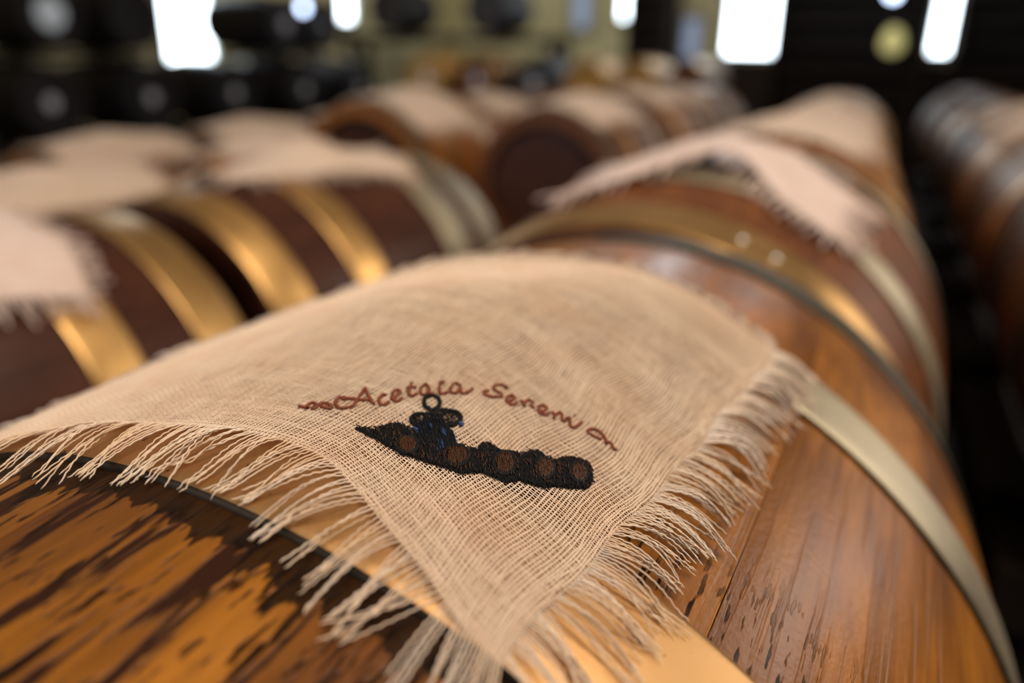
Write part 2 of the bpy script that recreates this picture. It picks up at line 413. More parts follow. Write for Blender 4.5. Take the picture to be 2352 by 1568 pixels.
# name, x, y, z, s, half, label
SL = -0.05
LAB = {}
Q = -0.172         # every barrel lies on its rack at this height
BARRELS = [
 # row of the near barrel
 ('b', -0.022, 0.590, 0, 1.00, 0.208, W_BROWN, 'B', 'brown barrel right behind the foreground barrel, with a rumpled cloth on it', (0, 1)),
 ('b', -0.045, 1.005, 0, 0.97, 0.195, W_ORANGE, 'G', 'orange barrel third in the foreground row, behind the rumpled cloth', None),
 ('b', -0.065, 1.395, 0, 0.93, 0.185, W_ORANGE, 'G', 'fourth barrel of the foreground row, just a blurred cloth-topped hump', None),
 ('b', -0.085, 1.775, 0, 0.90, 0.180, W_BROWN, 'G', 'fifth barrel of the foreground row, far back and blurred', None),
 ('b', -0.105, 2.145, 0, 0.90, 0.175, W_BROWN, 'G', 'sixth barrel of the foreground row, below the wide bright window', None),
 ('b', -0.125, 2.510, 0, 0.90, 0.175, W_BROWN, 'G', 'farthest barrel of the foreground row, below the wide bright window', None),
 # row left of it
 ('b', -0.434, 0.219, 0, 0.88, 0.172, W_RED, 'L1', 'dark red-brown barrel at the left edge with wide brass hoops', None),
 ('b', -0.453, 0.623, 0, 0.88, 0.186, W_RED, 'L2', 'dark red-brown barrel with glowing brass hoops behind the left end of the embroidered cloth', None),
 ('b', -0.530, 1.545, 0, 0.93, 0.195, W_BROWN, 'H', 'brown barrel whose round dark head with a pale plate faces the viewer', None),
 ('b', -0.550, 1.945, 0, 0.93, 0.185, W_ORANGE, 'G', 'barrel right behind the one that shows its round dark head', None),
 ('b', -0.570, 2.325, 0, 0.90, 0.180, W_BROWN, 'G', 'blurred barrel two places behind the one that shows its head', None),
 ('b', -0.590, 2.695, 0, 0.90, 0.175, W_BROWN, 'G', 'blurred barrel three places behind the one that shows its head', None),
 # second row to the left
 ('b', -0.840, 0.210, 0, 0.75, 0.180, W_ORANGE, 'G', 'orange barrel at the left edge, behind the dark red-brown barrel there', None),
 ('b', -0.855, 0.600, 0, 0.75, 0.190, W_ORANGE, 'G', 'orange barrel behind the cloth of the dark barrel with glowing hoops', None),
 ('b', -0.875, 1.000, 0, 0.75, 0.185, W_ORANGE, 'G', 'blurred orange barrel in the second row back, left of the golden one', None),
 ('b', -0.895, 1.460, 0, 0.93, 0.190, W_ORANGE, 'G', 'golden-orange barrel with brass glint, upper left of the round dark barrel head', None),
 ('b', -0.940, 1.880, 0, 0.85, 0.185, W_ORANGE, 'G', 'blurred barrel above the round dark barrel head, beyond the golden-orange one', None),
 ('b', -0.960, 2.270, 0, 0.85, 0.185, W_BROWN, 'G', 'far blurred barrel beyond the round dark head, in the second row back', None),
 # third row to the left
 ('b', -1.270, 0.620, 0, 0.70, 0.175, W_BROWN, 'G', 'blurred barrel at the left edge, in the third row back', None),
 ('b', -1.290, 1.010, 0, 0.70, 0.175, W_ORANGE, 'G', 'blurred barrel of the third row, left of the orange lump of cloth', None),
 ('b', -1.310, 1.400, 0, 0.70, 0.175, W_BROWN, 'G', 'blurred barrel of the third row, in front of the black barrels with pale discs', None),
 ('b', -1.330, 1.790, 0, 0.70, 0.175, W_BROWN, 'G', 'blurred barrel of the third row, near the right end of the black barrels', None),
 ('b', -1.350, 2.180, 0, 0.70, 0.175, W_BROWN, 'G', 'rearmost visible barrel of the third row, below the golden stacked barrels', None),
 # row right of the gap
 ('b', 0.375, 0.900, 0, 0.98, 0.195, W_BROWN, 'G', 'shadowed barrel at the right edge, nearest beyond the black gap', None),
 ('b', 0.355, 1.310, 0, 0.95, 0.195, W_BROWN, 'G', 'brown barrel at the right edge beyond the black gap, with dark and pale hoops', None),
 ('b', 0.335, 1.715, 0, 0.93, 0.190, W_ORANGE, 'G', 'orange-lit barrel right of the black gap, second from its top', None),
 ('b', 0.315, 2.110, 0, 0.90, 0.185, W_BROWN, 'G', 'blurred brown barrel at the top of the black gap, right side', None),
 ('b', 0.262, 2.885, 0, 0.90, 0.180, W_BROWN, 'G', 'last but one barrel of the right-hand row, a dim hump beyond the black gap', None),
 ('b', 0.228, 3.270, 0, 0.90, 0.180, W_BROWN, 'G', 'farthest barrel of the right-hand row, where the black gap closes', None),
 ('b', 0.295, 2.495, 0, 0.90, 0.180, W_BROWN, 'G', 'blurred barrel right of the black gap, third from the far end of its row', None),
]
PLATE = simple('pale_violet_plate', (0.42, 0.38, 0.45), 0.5)
placed = []
for (nm, x, y, z, s, half, mat, kind, lab, riv) in BARRELS:
    z = Q+0.17*s
    if kind == 'L1':
        hp = [(-.168, -.122, BRASS), (-.09, -.05, BRASS), (.263-y, .299-y, BRASS), (.345-y, .389-y, BRASS)]
    elif kind == 'L2':
        hp = [(.4386-y, .4806-y, BRASS), (.5324-y, .573-y, BRASS), (.6806-y, .7324-y, BRASS_PALE), (.7612-y, .8075-y, BRASS_PALE)]
    elif kind == 'B':
        hp = [(-half+.003, -half+.043, BRASS), (-.11, -.075, BRASS_PALE), (.075, .11, BRASS_PALE), (half-.045, half-.003, IRON)]
    else:
        hp = std_hoops(half, IRON, random.choice([BRASS, IRON]), 0.036*s)
    rz = 0.0 if kind in ('L1', 'L2', 'B') else 0.05
    rivs = [(0, math.radians(19), 0), (0, math.radians(26), 0)] if kind == 'B' else ()
    head = kind == 'H'
    t = barrel('barrel', x, y, z, s, half, hp, mat, W_RED, lab, None, n=20, rz=rz, rot=random.random()*.3, rivets=rivs,
               plate=(PLATE, 0.022, -0.075) if head else None)
    placed.append((x, y, z, s, half, rz))

# ------------------------------------------------------------------ racks under the rows
def rack(xa, xb, ya, yb, label, bs):
    """two long beams on legs with a cross board under each barrel"""
    cx, cy = (xa+xb)/2, (ya+yb)/2; ang = math.atan2(-(xb-xa), yb-ya)
    t = empty('barrel_rack', (cx, cy, FZ), ang, label, 'rack')
    L = math.hypot(xb-xa, yb-ya)/2+.15
    top = Q-FZ-.03
    nl = max(2, int(L*2/0.9)+1)
    for sx in (-.12, .12):
        box('beam', sx-.03, sx+.03, -L, L, top-.07, top, W_BEAM, t, .004)
        for k in range(nl):
            yy = -L+.06+(2*L-.12)*k/(nl-1)
            box('leg', sx-.03, sx+.03, yy-.03, yy+.03, 0, top-.0705, W_BEAM, t, .004)
    ca, sa = math.cos(-ang), math.sin(-ang)
    for (x, y, z, s, half) in bs:
        dx, dy = x-cx, y-cy; ly = dx*sa+dy*ca
        box('cross_board', -.16, .16, ly-.05, ly+.05, top+.0002, top+.0295, W_BEAM, t, .003)
rows = {'foreground': [], 'l': [], 'll': [], 'lll': [], 'r': []}
for (x, y, z, s, half, rz) in [(0, YC1, 0, 1.0, .203, 0)]+placed:
    k = 'foreground' if -.2 < x < .2 else 'r' if x > .2 else 'l' if x > -.6 else 'll' if x > -1.1 else 'lll'
    rows[k].append((x, y, z, s, half))
RL = {'foreground': 'dark wooden rack under the foreground row of barrels', 'r': 'dark wooden rack under the barrels right of the black gap',
      'l': 'dark wooden rack under the row with the dark red-brown barrels', 'll': 'dark wooden rack under the second row back on the left',
      'lll': 'dark wooden rack under the third row back on the left'}
for k, b in rows.items():
    rack(b[0][0], b[-1][0], b[0][1], b[-1][1], RL[k], b)

# ------------------------------------------------------------------ far stock: dark barrels along the left wall, golden ones at the back
def far_barrel(x, y, z, r, half, rz, mat, hm, label, group, plate):
    s = r/0.17
    return barrel('barrel', x, y, z, s, half, std_hoops(half, hm, hm, 0.04), mat, mat, label, group, n=16, k=0.30, rz=rz, ns=6, plate=plate)
DISC = simple('pale_head_disc', (0.50, 0.48, 0.52), 0.4)
DISC2 = simple('bright_blue_white_disc', (0.80, 0.90, 1.0), 0.3)
DARKHOOP = simple('black_iron', (0.02, 0.02, 0.022), 0.5, 0.6)
XL = -3.0
names_l = ['leftmost of the lower row of black barrels with pale head discs', 'second from left in the lower row of black barrels with pale head discs',
           'middle one of the lower row of black barrels with pale head discs', 'fourth from left in the lower row of black barrels with pale head discs',
           'rightmost and farthest of the lower row of black barrels with pale head discs']
LY = (2.06, 2.54, 3.04, 3.56, 4.06)
for i, yy in enumerate(LY):
    far_barrel(XL-.26, yy, 0.0, 0.16, 0.25, PI/2, W_BLACK, DARKHOOP, names_l[i], None, (DISC, 0.030, 0.0))
U2 = ((2.12, 'black barrel with a bright blue-white disc, upper row at the left edge', DISC2, .062), (2.50, 'black upper-row barrel against the left side of the tall bright window', DARKHOOP, .02),
      (3.44, 'black upper-row barrel right of the tall bright window at the left', DISC, .035), (3.75, 'farthest black upper-row barrel along the left wall', DISC, .02))
for yy, lb, dm, dr in U2:
    far_barrel(XL-.26, yy, 0.335, 0.15, 0.25, PI/2, W_BLACK, DARKHOOP, lb, None, (dm, dr, 0.0))
def stock_rack(x, y, rz, L, w, tops, label):
    """beams on posts, local X along the row; tops are the heights the barrels lie at"""
    t = empty('stock_rack', (x, y, FZ), rz, label, 'rack')
    for tz in tops:
        for d in (-w, w): box('beam', -L, L, d-.03, d+.03, tz-FZ-.06, tz-FZ, W_BEAM, t, .004)
    n = max(2, int(L*2/1.0)+1)
    for k in range(n):
        for d in (-w, w):
            xx = -L+.03+(2*L-.06)*k/(n-1)
            z0 = 0
            for tz in tops:
                box('post', xx-.03, xx+.03, d-.03, d+.03, z0, tz-FZ-.0605, W_BEAM, t, .003); z0 = tz-FZ+.0005
    return t
stock_rack(XL-.26, 3.06, PI/2, 1.3, .15, (-.161,), 'dark rack carrying the black barrels along the left wall')
for i, (yy, lb, dm, dr) in enumerate(U2):
    t = empty('barrel_cradle', (XL-.26, yy, .1605), 0, 'dark cradle between a lower black barrel and '+['the one with the blue-white disc', 'the one against the tall window', 'the one right of the tall window', 'the farthest upper one'][i], 'cradle')
    for e in (-1, 1): box('cradle_block', e*.12-.03, e*.12+.03, -.10, .10, 0.0, .024, W_BEAM, t, .004)
GB = [(-3.16, .02, W_GOLD, 'leftmost golden barrel of the row at the back wall', DISC), (-2.74, .02, W_BROWN, 'red-brown barrel second from left in the row at the back wall', DISC),
      (-2.30, .02, W_BLACK, 'dark barrel with a grey disc between golden ones at the back wall', DISC), (-1.92, .02, W_GOLD, 'golden barrel right of the dark one in the row at the back wall', None),
      (-1.58, .02, W_GOLD, 'second golden barrel right of the dark one at the back wall', None), (-1.24, .02, W_BROWN, 'rightmost brown barrel of the row at the back wall', None)]
for i, (x, z, m, lb, dm) in enumerate(GB):
    far_barrel(x, 5.2, z, 0.165, 0.22, 0, m, DARKHOOP if m is W_BLACK else BRASS, lb, None, (dm, 0.04, 0.0) if dm else None)
stock_rack(-2.2, 5.2, 0, 1.3, .12, (-.146,), 'dark rack under the golden and brown barrels at the back wall')
for x, lb in ((-3.75, 'dark barrel high on the back shelf, left of the small round glowing ball'), (-2.88, 'dark barrel high on the back shelf, between two cream wall strips')):
    far_barrel(x, 5.6, 0.50, 0.18, 0.24, 0, W_BLACK, DARKHOOP, lb, None, None)
stock_rack(-3.3, 5.6, 0, .95, .12, (.319,), 'tall dark rack holding two dark barrels before the back wall')
# dark slatted shelving against the back wall, between the windows
def shelf(xa, xb, label):
    t = empty('slatted_shelf', ((xa+xb)/2, Y1-.16, FZ), 0, label, 'shelf')
    h = (xb-xa)/2
    for z in np.arange(.1, CZ-FZ-.1, .19):
        box('shelf_board', -h+.03, h-.03, -.14, .13, z, z+.03, W_BEAM, t)
    box('back_panel', -h+.03, h-.03, .135, .15, 0, CZ-FZ-.05, simple('dark_back_panel', (.035, .03, .028), .8), t)
    for e in (-1, 1): box('side_panel', e*h-(.03 if e > 0 else 0), e*h+(0 if e > 0 else .03), -.15, .15, 0, CZ-FZ-.02, W_BEAM, t)
shelf(-2.42, -2.02, 'dark slatted shelf right of the narrow bright window'); shelf(-1.14, .0, 'wide dark slatted shelf right of the broad bright window'); shelf(.19, 1.6, 'dark slatted shelf at the right edge, beside the slim bright window')
# added glowing balls on cords, standing in for small round highlights
BULB = glow('blue_white_glow', (0.60, 0.74, 1.0), 9.0); HILITE_Y = glow('dim_yellow_glow', (0.62, 0.56, 0.22), 0.7)
CORD = simple('black_cord', (.02, .02, .02), .6)
def highlight(x, y, z, r, m, label):
    t = empty('highlight_ball', (x, y, CZ), 0, label, 'highlight')
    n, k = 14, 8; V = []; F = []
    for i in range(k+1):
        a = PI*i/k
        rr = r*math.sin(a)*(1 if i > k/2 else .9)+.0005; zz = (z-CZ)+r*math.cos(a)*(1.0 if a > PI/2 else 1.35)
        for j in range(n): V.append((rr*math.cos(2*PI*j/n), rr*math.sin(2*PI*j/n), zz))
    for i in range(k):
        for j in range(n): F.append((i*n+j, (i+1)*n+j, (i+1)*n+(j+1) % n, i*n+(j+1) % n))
    obj('glow_ball', mesh('glow_ball', V, F, m), t)
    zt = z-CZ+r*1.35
    V, F = tubes(np.array([[(0, 0, zt-.002), (0, 0, zt+.025)]]), r*.55, 10); obj('ball_collar', mesh('ball_collar', V, F, CORD), t)
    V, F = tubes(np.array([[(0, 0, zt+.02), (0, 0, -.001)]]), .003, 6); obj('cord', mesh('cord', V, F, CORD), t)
highlight(-4.02, 6.4, .48, .035, BULB, 'added glowing ball for a small round blue-white highlight in front of the cream wall, left of the centre')
highlight(-3.02, 3.58, .42, .022, BULB, 'added glowing ball for a small round blue-white highlight beside the left one of the two short bright windows')
highlight(-.255, 6.4, .63, .04, BULB, 'added glowing ball for a round blue-white highlight at the top edge, left of the slim bright window')
highlight(-.20, 6.3, .31, .075, HILITE_Y, 'added glowing ball for a dim yellow-green round spot just left of the slim bright window')

# ------------------------------------------------------------------ cloth on the near barrel
def spline(pts, n=400):
    """dense natural-ish Catmull-Rom through pts, parametrised 0..1 by arc length"""
    p = np.array(pts, float); p = np.vstack([2*p[0]-p[1], p, 2*p[-1]-p[-2]])
    out = []
    for i in range(1, len(p)-2):
        t = np.linspace(0, 1, 40, endpoint=False)[:, None]
        out.append(.5*((2*p[i])+(-p[i-1]+p[i+1])*t+(2*p[i-1]-5*p[i]+4*p[i+1]-p[i+2])*t**2+(-p[i-1]+3*p[i]-3*p[i+1]+p[i+2])*t**3))
    q = np.vstack(out+[p[-2][None]]); d = np.r_[0, np.cumsum(np.hypot(*np.diff(q, axis=0).T))]; d /= d[-1]
    return lambda u: np.stack([np.interp(u, d, q[:, k]) for k in range(2)], -1)
BL, BR, TR, TL = (-.092, .076), (.0660, .0770), (.0790, .2330), (-.082, .2350)
E_near = spline([BL, (-.060, .079), (-.0300, .0875), (-.005, .0920), (.0150, .0940), (.0290, .0905), (.0420, .0840), (.0540, .0800), BR])
E_right = spline([BR, (.0675, .0950), (.0690, .1150), (.0715, .1320), (.0738, .1700), (.0765, .2050), TR])
E_far = spline([TL, (-.04, .2390), (0, .2400), (.04, .2370), TR])
E_left = spline([BL, (-.088, .15), TL])
RA = 0.173
def cloth_ay(u, v):
    u = np.asarray(u, float); v = np.asarray(v, float); U = u[..., None]; W = v[..., None]
    n, f, l, r = E_near(u), E_far(u), E_left(v), E_right(v)
    c = (1-W)*n+W*f+(1-U)*l+U*r-((1-U)*(1-W)*np.array(BL)+U*(1-W)*np.array(BR)+(1-U)*W*np.array(TL)+U*W*np.array(TR))
    # soft waviness of the loose weave
    a = c[..., 0]+.0007*np.sin(v*34+u*9)*np.exp(-((u-.85)/.22)**2)+.0004*np.sin(v*21+u*16)
    y = c[..., 1]+.0004*np.sin(u*38+v*14)*np.exp(-((u-.8)/.3)**2)+.0003*np.sin(u*24-v*7)
    return a, y
def cloth_h(a, y):
    h = 0.0030+0*a
    h = h+0.0060*np.exp(-((a/.034)**2+((y-.165)/.036)**2)**1.3)          # the bung underneath
    h = h+0.0055*np.exp(-((a-.035)/.030)**2-((y-.215)/.035)**2)
    h = h+0.0006*np.sin((y-.08)*75+a*30)*np.exp(-((a-.01)/.05)**2)*np.clip((.2-y)/.08, 0, 1)
    return h
def on_barrel(a, y, h):
    r = 0.17-0.40*(y-YC1)**2+h; th = a/RA
    return np.stack([r*np.sin(th), y+0*a, r*np.cos(th)], -1)
def cloth_pt(u, v, lift=0.0):
    a, y = cloth_ay(u, v)
    return on_barrel(a, y, cloth_h(a, y)+lift)
def cloth_n(u, v):
    e = .003
    du = cloth_pt(u+e, v)-cloth_pt(u-e, v); dv = cloth_pt(u, v+e)-cloth_pt(u, v-e)
    n = np.cross(du, dv); return n/np.linalg.norm(n, axis=-1, keepdims=True)
#CLOTH_END
NT_, NW_ = 190, 266     # warps (along the barrel) and wefts (across it)
def thread_pos(n, seed):
    w_ = np.ones(n); w_[:6] = .72; w_[-6:] = .72
    w_ *= 1+.10*snoise(n, n//4, seed)+.06*np.random.default_rng(seed+1).normal(size=n)
    c = np.cumsum(np.clip(w_, .5, 1.6)); return (c-c[0])/(c[-1]-c[0])
ui, vi = thread_pos(NT_, 11), thread_pos(NW_, 23)
cloth = empty('embroidered_cloth', (0, YC1, 0.17), 0, 'beige open-weave linen cloth with frayed edges and embroidery, draped over the foreground barrel', 'cloth')
def ploc(o):  # geometry is given in world space, parent is a plain translation
    o.matrix_parent_inverse = Matrix.Translation((0, -YC1, -0.17)); return o
def weave(fixed, run, swap, seed, rad, amp):
    nf, nr_ = len(fixed), len(run)                # two samples per crossing
    rr = np.empty(2*nr_-1); rr[0::2] = run; rr[1::2] = (run[:-1]+run[1:])/2
    A, B = np.meshgrid(fixed, rr, indexing='ij')
    sg = np.zeros(2*nr_-1); sg[0::2] = np.where(np.arange(nr_) % 2 == 0, 1, -1)
    par = np.where(np.arange(nf) % 2 == 0, 1, -1)[:, None]
    off = sg[None]*par*(1 if not swap else -1)*amp
    wob = np.stack([snoise(2*nr_-1, 60, seed+i, .00045) for i in range(nf)])
    U, W = (A+wob, B) if not swap else (B, A+wob)
    P = cloth_pt(U, W); N = cloth_n(U, W)
    P = P+N*off[..., None]
    r = rad*(1+.16*np.stack([snoise(2*nr_-1, 50, seed+500+i) for i in range(nf)]))
    return tubes(P, np.clip(r, rad*.65, rad*1.55), 4, N, r*.5)
V, F = weave(ui, vi, False, 1000, .00020, .00008)
o = ploc(obj('warp_threads', mesh('warp_threads', V, F, LINEN), cloth)); o['kind'] = 'stuff'
V, F = weave(vi, ui, True, 3000, .000145, .00004)
o = ploc(obj('weft_threads', mesh('weft_threads', V, F, LINEN), cloth)); o['kind'] = 'stuff'

def fringe(side, pos, seed):
    """centre lines of the loose thread ends of one side"""
    r = np.random.default_rng(seed); out = []; i = 0; K = 30
    edge = {'near': lambda p: cloth_ay(p, 0*p), 'far': lambda p: cloth_ay(p, 0*p+1), 'right': lambda p: cloth_ay(0*p+1, p), 'left': lambda p: cloth_ay(0*p, p)}[side]
    base = {'near': (.0, -1.), 'far': (.0, 1.), 'right': (1., 0.), 'left': (-1., 0)}[side]
    cur = 0.0
    while i < len(pos):
        m = int(r.choice([1, 2, 3, 4, 5], p=[.12, .26, .3, .2, .12])); ids = range(i, min(len(pos), i+m)); i += m
        cur = .5*cur+r.normal()*.20
        L = .0165+r.normal()*.0012
        pc = pos[ids[len(ids)//2]]
        ac, yc = edge(np.array([pc])); 
        lean = cur
        lift = abs(r.normal())*.0012
        curl = r.normal()*.0016
        for j in ids:
            a0, y0 = edge(np.array([pos[j]])); a0, y0 = a0[0], y0[0]
            l = L+r.normal()*.0009; s = np.linspace(0, 1, K)
            # outward direction turns round towards the corner
            ca = 0.0
            if side == 'near':
                dx, dy = base; q = np.clip((pos[j]-.78)/.22, 0, 1); tq = np.clip((pos[j]-.48)/.18, 0, 1); ang = q*q*.80+lean*.8-.06-.36*tq*tq*(3-2*tq); l = l*(1.14-.14*tq)
                dirv = np.array([math.sin(ang), -math.cos(ang)])
            elif side == 'right':
                q = np.clip((.30-pos[j])/.30, 0, 1); ang = -q*.75+lean*.7+.38
                dirv = np.array([math.cos(ang), math.sin(ang)])
            elif side == 'far': dirv = np.array([math.sin(lean), math.cos(lean)])
            else: dirv = np.array([-math.cos(lean), math.sin(lean)])
            nrm = np.array([-dirv[1], dirv[0]])
            pull = (np.array([ac[0], yc[0]])-np.array([a0, y0]))@nrm
            ss = s*s*(3-2*s)
            lat = pull*ss*r.uniform(.65, .95)+curl*s*s+.00011*np.sin(s*l/.0009*PI+r.uniform(0, 6))*np.minimum(1, s*4)+r.normal()*.0011*s*s
            a = a0+dirv[0]*l*s+nrm[0]*lat; y = y0+dirv[1]*l*s+nrm[1]*lat
            h0 = cloth_h(np.array([a0]), np.array([y0]))[0]
            h = h0*(1-ss)+ss*.0012+(lift+abs(r.normal())*.0004)*np.sin(s*PI)+.00008*np.sin(s*l/.0010*PI+r.uniform(0, 6))+.0004
            hoop = ((y > .0770) & (y < .1105)) | ((y > .2100) & (y < .2430))
            h = np.maximum(h, np.where(hoop, .0024, .0007))
            out.append(on_barrel(a, y, h))
    return np.array(out)
def fr_tubes(P, seed):
    N = P.copy(); N[..., 1] = 0; N /= np.linalg.norm(N, axis=2, keepdims=True)
    r = .00017*(1+.12*np.random.default_rng(seed).normal(size=(len(P), 1)))*np.linspace(1.05, .95, P.shape[1])[None]
    r[:, -1] *= .4
    return r, N
Pn = fringe('near', ui, 5); Pr = fringe('right', vi, 6); Pf = fringe('far', ui, 8); Pl = fringe('left', vi, 9)
single = [Pn[28:]]; nr = 300-len(Pn[28:]); single.append(Pr[:nr])
rest = np.concatenate([Pn[:28], Pr[nr:], Pf, Pl])
S = np.concatenate(single)
r, N = fr_tubes(S, 1)
for i in range(len(S)):
    V, F = tubes(S[i:i+1], r[i:i+1], 4, N[i:i+1])
    ploc(obj('fringe_thread', mesh('fringe_thread', V, F, LINEN_FR), cloth))
r, N = fr_tubes(rest, 2)
V, F = tubes(rest, r, 4, N)
o = ploc(obj('outer_fringe', mesh('outer_fringe', V, F, LINEN_FR), cloth)); o['kind'] = 'stuff'

# ------------------------------------------------------------------ embroidery, in cloth coordinates (u across, v along)
TEXT = [[[.5951,.0787],[.6023,.0787],[.6066,.0787]],[[.608,.0773],[.6023,.0873],[.6037,.0944],[.6123,.0887],[.6152,.0815],[.6109,.0801]],[[.6123,.0887],[.6137,.0959],[.6166,.1001],[.6266,.0959],[.6295,.0901],[.6237,.0887],[.6166,.0901]],[[.628,.1245],[.6209,.1216],[.6223,.1102],[.6309,.1001],[.6381,.0959],[.6438,.103],[.6452,.113],[.6366,.1373],[.628,.1602]],[[.628,.1602],[.6409,.1474],[.6581,.133],[.6624,.133]],[[.6252,.1173],[.6309,.1245],[.6395,.1273],[.6481,.1316],[.6509,.1373]],[[.6595,.1602],[.6552,.1588],[.6595,.1459],[.6681,.1373],[.6724,.1402],[.6724,.1502]],[[.671,.1559],[.671,.1674],[.6667,.1803],[.6609,.1831],[.6609,.1731],[.6695,.1617],[.6781,.1588],[.6781,.1717]],[[.6638,.2103],[.671,.196],[.6781,.186],[.6838,.1874],[.6838,.196]],[[.6667,.1946],[.671,.2031],[.6738,.2074]],[[.6896,.2189],[.6795,.2232],[.6795,.2117],[.6881,.2003],[.6924,.2046],[.6896,.2175],[.6967,.2103],[.6996,.216]],[[.6938,.2389],[.701,.2275],[.7067,.2246],[.711,.2346]],[[.691,.2418],[.6924,.2475],[.6953,.2461],[.6938,.2403]],[[.7167,.2604],[.7082,.2604],[.7082,.2489],[.7139,.2389],[.721,.2432],[.7196,.2575],[.7253,.2504],[.731,.2532],[.7339,.2632],[.7339,.2704]],[[.7639,.3133],[.7597,.3162],[.7525,.3104],[.7511,.299],[.7568,.2961],[.7668,.299],[.7697,.2947],[.7639,.2818],[.7539,.2761],[.7482,.279],[.7525,.2861]],[[.7797,.2947],[.784,.3033],[.7825,.3119],[.7768,.3104],[.7768,.3004],[.784,.2947],[.7911,.3004],[.7897,.3104]],[[.7897,.3162],[.794,.3176],[.8011,.3133]],[[.7969,.3176],[.794,.3276],[.7997,.3319],[.804,.3247],[.8097,.3262]],[[.814,.3276],[.8197,.3333],[.8169,.3433],[.8112,.3419],[.8112,.3333],[.8183,.3262],[.8255,.329],[.8255,.3391]],[[.8269,.3448],[.834,.3405],[.8369,.3348]],[[.834,.3405],[.8326,.3534],[.8383,.3519],[.8455,.3433],[.8484,.3476]],[[.8455,.3519],[.8484,.3562],[.8569,.3448],[.8627,.3433],[.8641,.3534],[.8641,.3648]],[[.8484,.3677],[.8498,.3677]],[[.8827,.3505],[.8784,.3591],[.8841,.3677],[.8941,.3691],[.9041,.3634],[.9099,.3562]],[[.8841,.3534],[.8913,.3534],[.9013,.3577]],[[.907,.3605],[.9142,.3634],[.9213,.3577],[.9256,.3605]]]
BODY = [[.681,.0701],[.6981,.083],[.7039,.1016],[.7082,.1144],[.7167,.1259],[.7396,.1273],[.7496,.1288],[.7668,.1302],[.7811,.1459],[.7868,.1588],[.8069,.1731],[.814,.1817],[.8097,.1946],[.8183,.2074],[.834,.2103],[.8498,.2289],[.8627,.2403],[.8627,.2518],[.8712,.2618],[.8813,.2604],[.8941,.2675],[.897,.2833],[.9084,.2947],[.917,.299],[.9285,.2918],[.9399,.2747],[.9428,.2618],[.9313,.2446],[.9142,.2275],[.9041,.2132],[.8856,.2017],[.8755,.1946],[.8698,.1788],[.8569,.1717],[.8398,.1602],[.8283,.1345],[.814,.1259],[.7954,.113],[.7711,.1001],[.7525,.0916],[.7296,.0815],[.711,.0773],[.6938,.0715]]
DISCS = [[[.7597,.1159],[.7625,.1102],[.7639,.1016],[.7611,.0959],[.7568,.0901],[.7511,.0873],[.7454,.0873],[.7396,.0901],[.7368,.0959],[.7353,.1044],[.7382,.1116],[.7425,.1173],[.7482,.1202],[.7554,.1187]],[[.8155,.1617],[.8197,.1545],[.8226,.1459],[.8212,.1373],[.8169,.1302],[.8097,.1273],[.8026,.1273],[.7969,.1302],[.7926,.1373],[.7897,.1459],[.7911,.1545],[.7954,.1617],[.8026,.1645],[.8097,.1645]],[[.8612,.2117],[.8641,.2031],[.8655,.1946],[.8641,.186],[.8612,.1803],[.8555,.1774],[.8498,.1788],[.8426,.1831],[.8383,.1917],[.8369,.2017],[.8383,.2103],[.8426,.2175],[.8484,.2203],[.8555,.2175]],[[.8999,.2489],[.9041,.2418],[.9041,.2332],[.9027,.226],[.8984,.2217],[.8941,.2203],[.8884,.2232],[.8841,.2289],[.8813,.2361],[.8798,.2446],[.8813,.2518],[.8856,.2561],[.8898,.2575],[.8956,.2546]],[[.9299,.2818],[.9328,.2747],[.9356,.2661],[.9342,.2589],[.9313,.2546],[.927,.2532],[.9213,.2561],[.917,.2604],[.9127,.269],[.9113,.2761],[.9113,.2833],[.9142,.2876],[.9185,.289],[.9242,.2861]]]
SKIRT = [[.7339,.1545],[.7368,.1688],[.7468,.1803],[.7639,.1745],[.7911,.1617],[.7897,.1488],[.7725,.1316],[.7525,.1202],[.7425,.1373]]
FIG = [[[.7182,.2074],[.721,.2017],[.7225,.1946],[.7225,.1888],[.7196,.1845],[.7139,.1831],[.7082,.1845],[.7039,.1888],[.6996,.1946],[.6981,.2003],[.6996,.2074],[.7024,.2117],[.7082,.2132],[.7124,.2117],[.7182,.2074]],[[.7325,.166],[.7353,.1602],[.7368,.1545],[.7353,.1488],[.7325,.1445],[.7282,.1431],[.7239,.1431],[.7182,.1459],[.7153,.1516],[.7139,.1574],[.7153,.1631],[.7182,.1674],[.7225,.1702],[.7268,.1688],[.7325,.166]],[[.7582,.206],[.7611,.2003],[.7611,.1931],[.7611,.186],[.7568,.1817],[.7511,.1788],[.7454,.1803],[.7396,.1845],[.7368,.1903],[.7353,.1974],[.7368,.2046],[.7411,.2089],[.7468,.2117],[.7525,.2103],[.7582,.206]],[[.7139,.186],[.7239,.1817],[.7325,.1774],[.7282,.1888],[.7253,.196]],[[.721,.1688],[.7268,.1803],[.7368,.1888]],[[.7253,.186],[.731,.2003],[.7425,.2074]]]
CUFF = [[[.7625,.196],[.7668,.1989],[.7682,.1931]],[[.731,.1359],[.7396,.1402]]]
LACE = [[[.7096,.113],[.7239,.1059],[.7325,.1144]],[[.711,.123],[.7239,.123],[.7396,.1273]],[[.7182,.1288],[.731,.1273],[.7296,.113]],[[.7239,.1316],[.7382,.133],[.7454,.1216]]]
def lumpy(uvs, rad, lift, seed, K=None):
    """a raised line of stitches along a curve on the cloth"""
    f = spline(uvs); n = K or max(8, len(uvs)*6); p = f(np.linspace(0, 1, n))
    P = cloth_pt(p[:, 0], p[:, 1], lift)[None]; N = cloth_n(p[:, 0], p[:, 1])[None]
    r = rad*(1+.28*np.sin(np.arange(n)*2.6+seed))[None]
    return tubes(P, r, 6, N, r*.8)
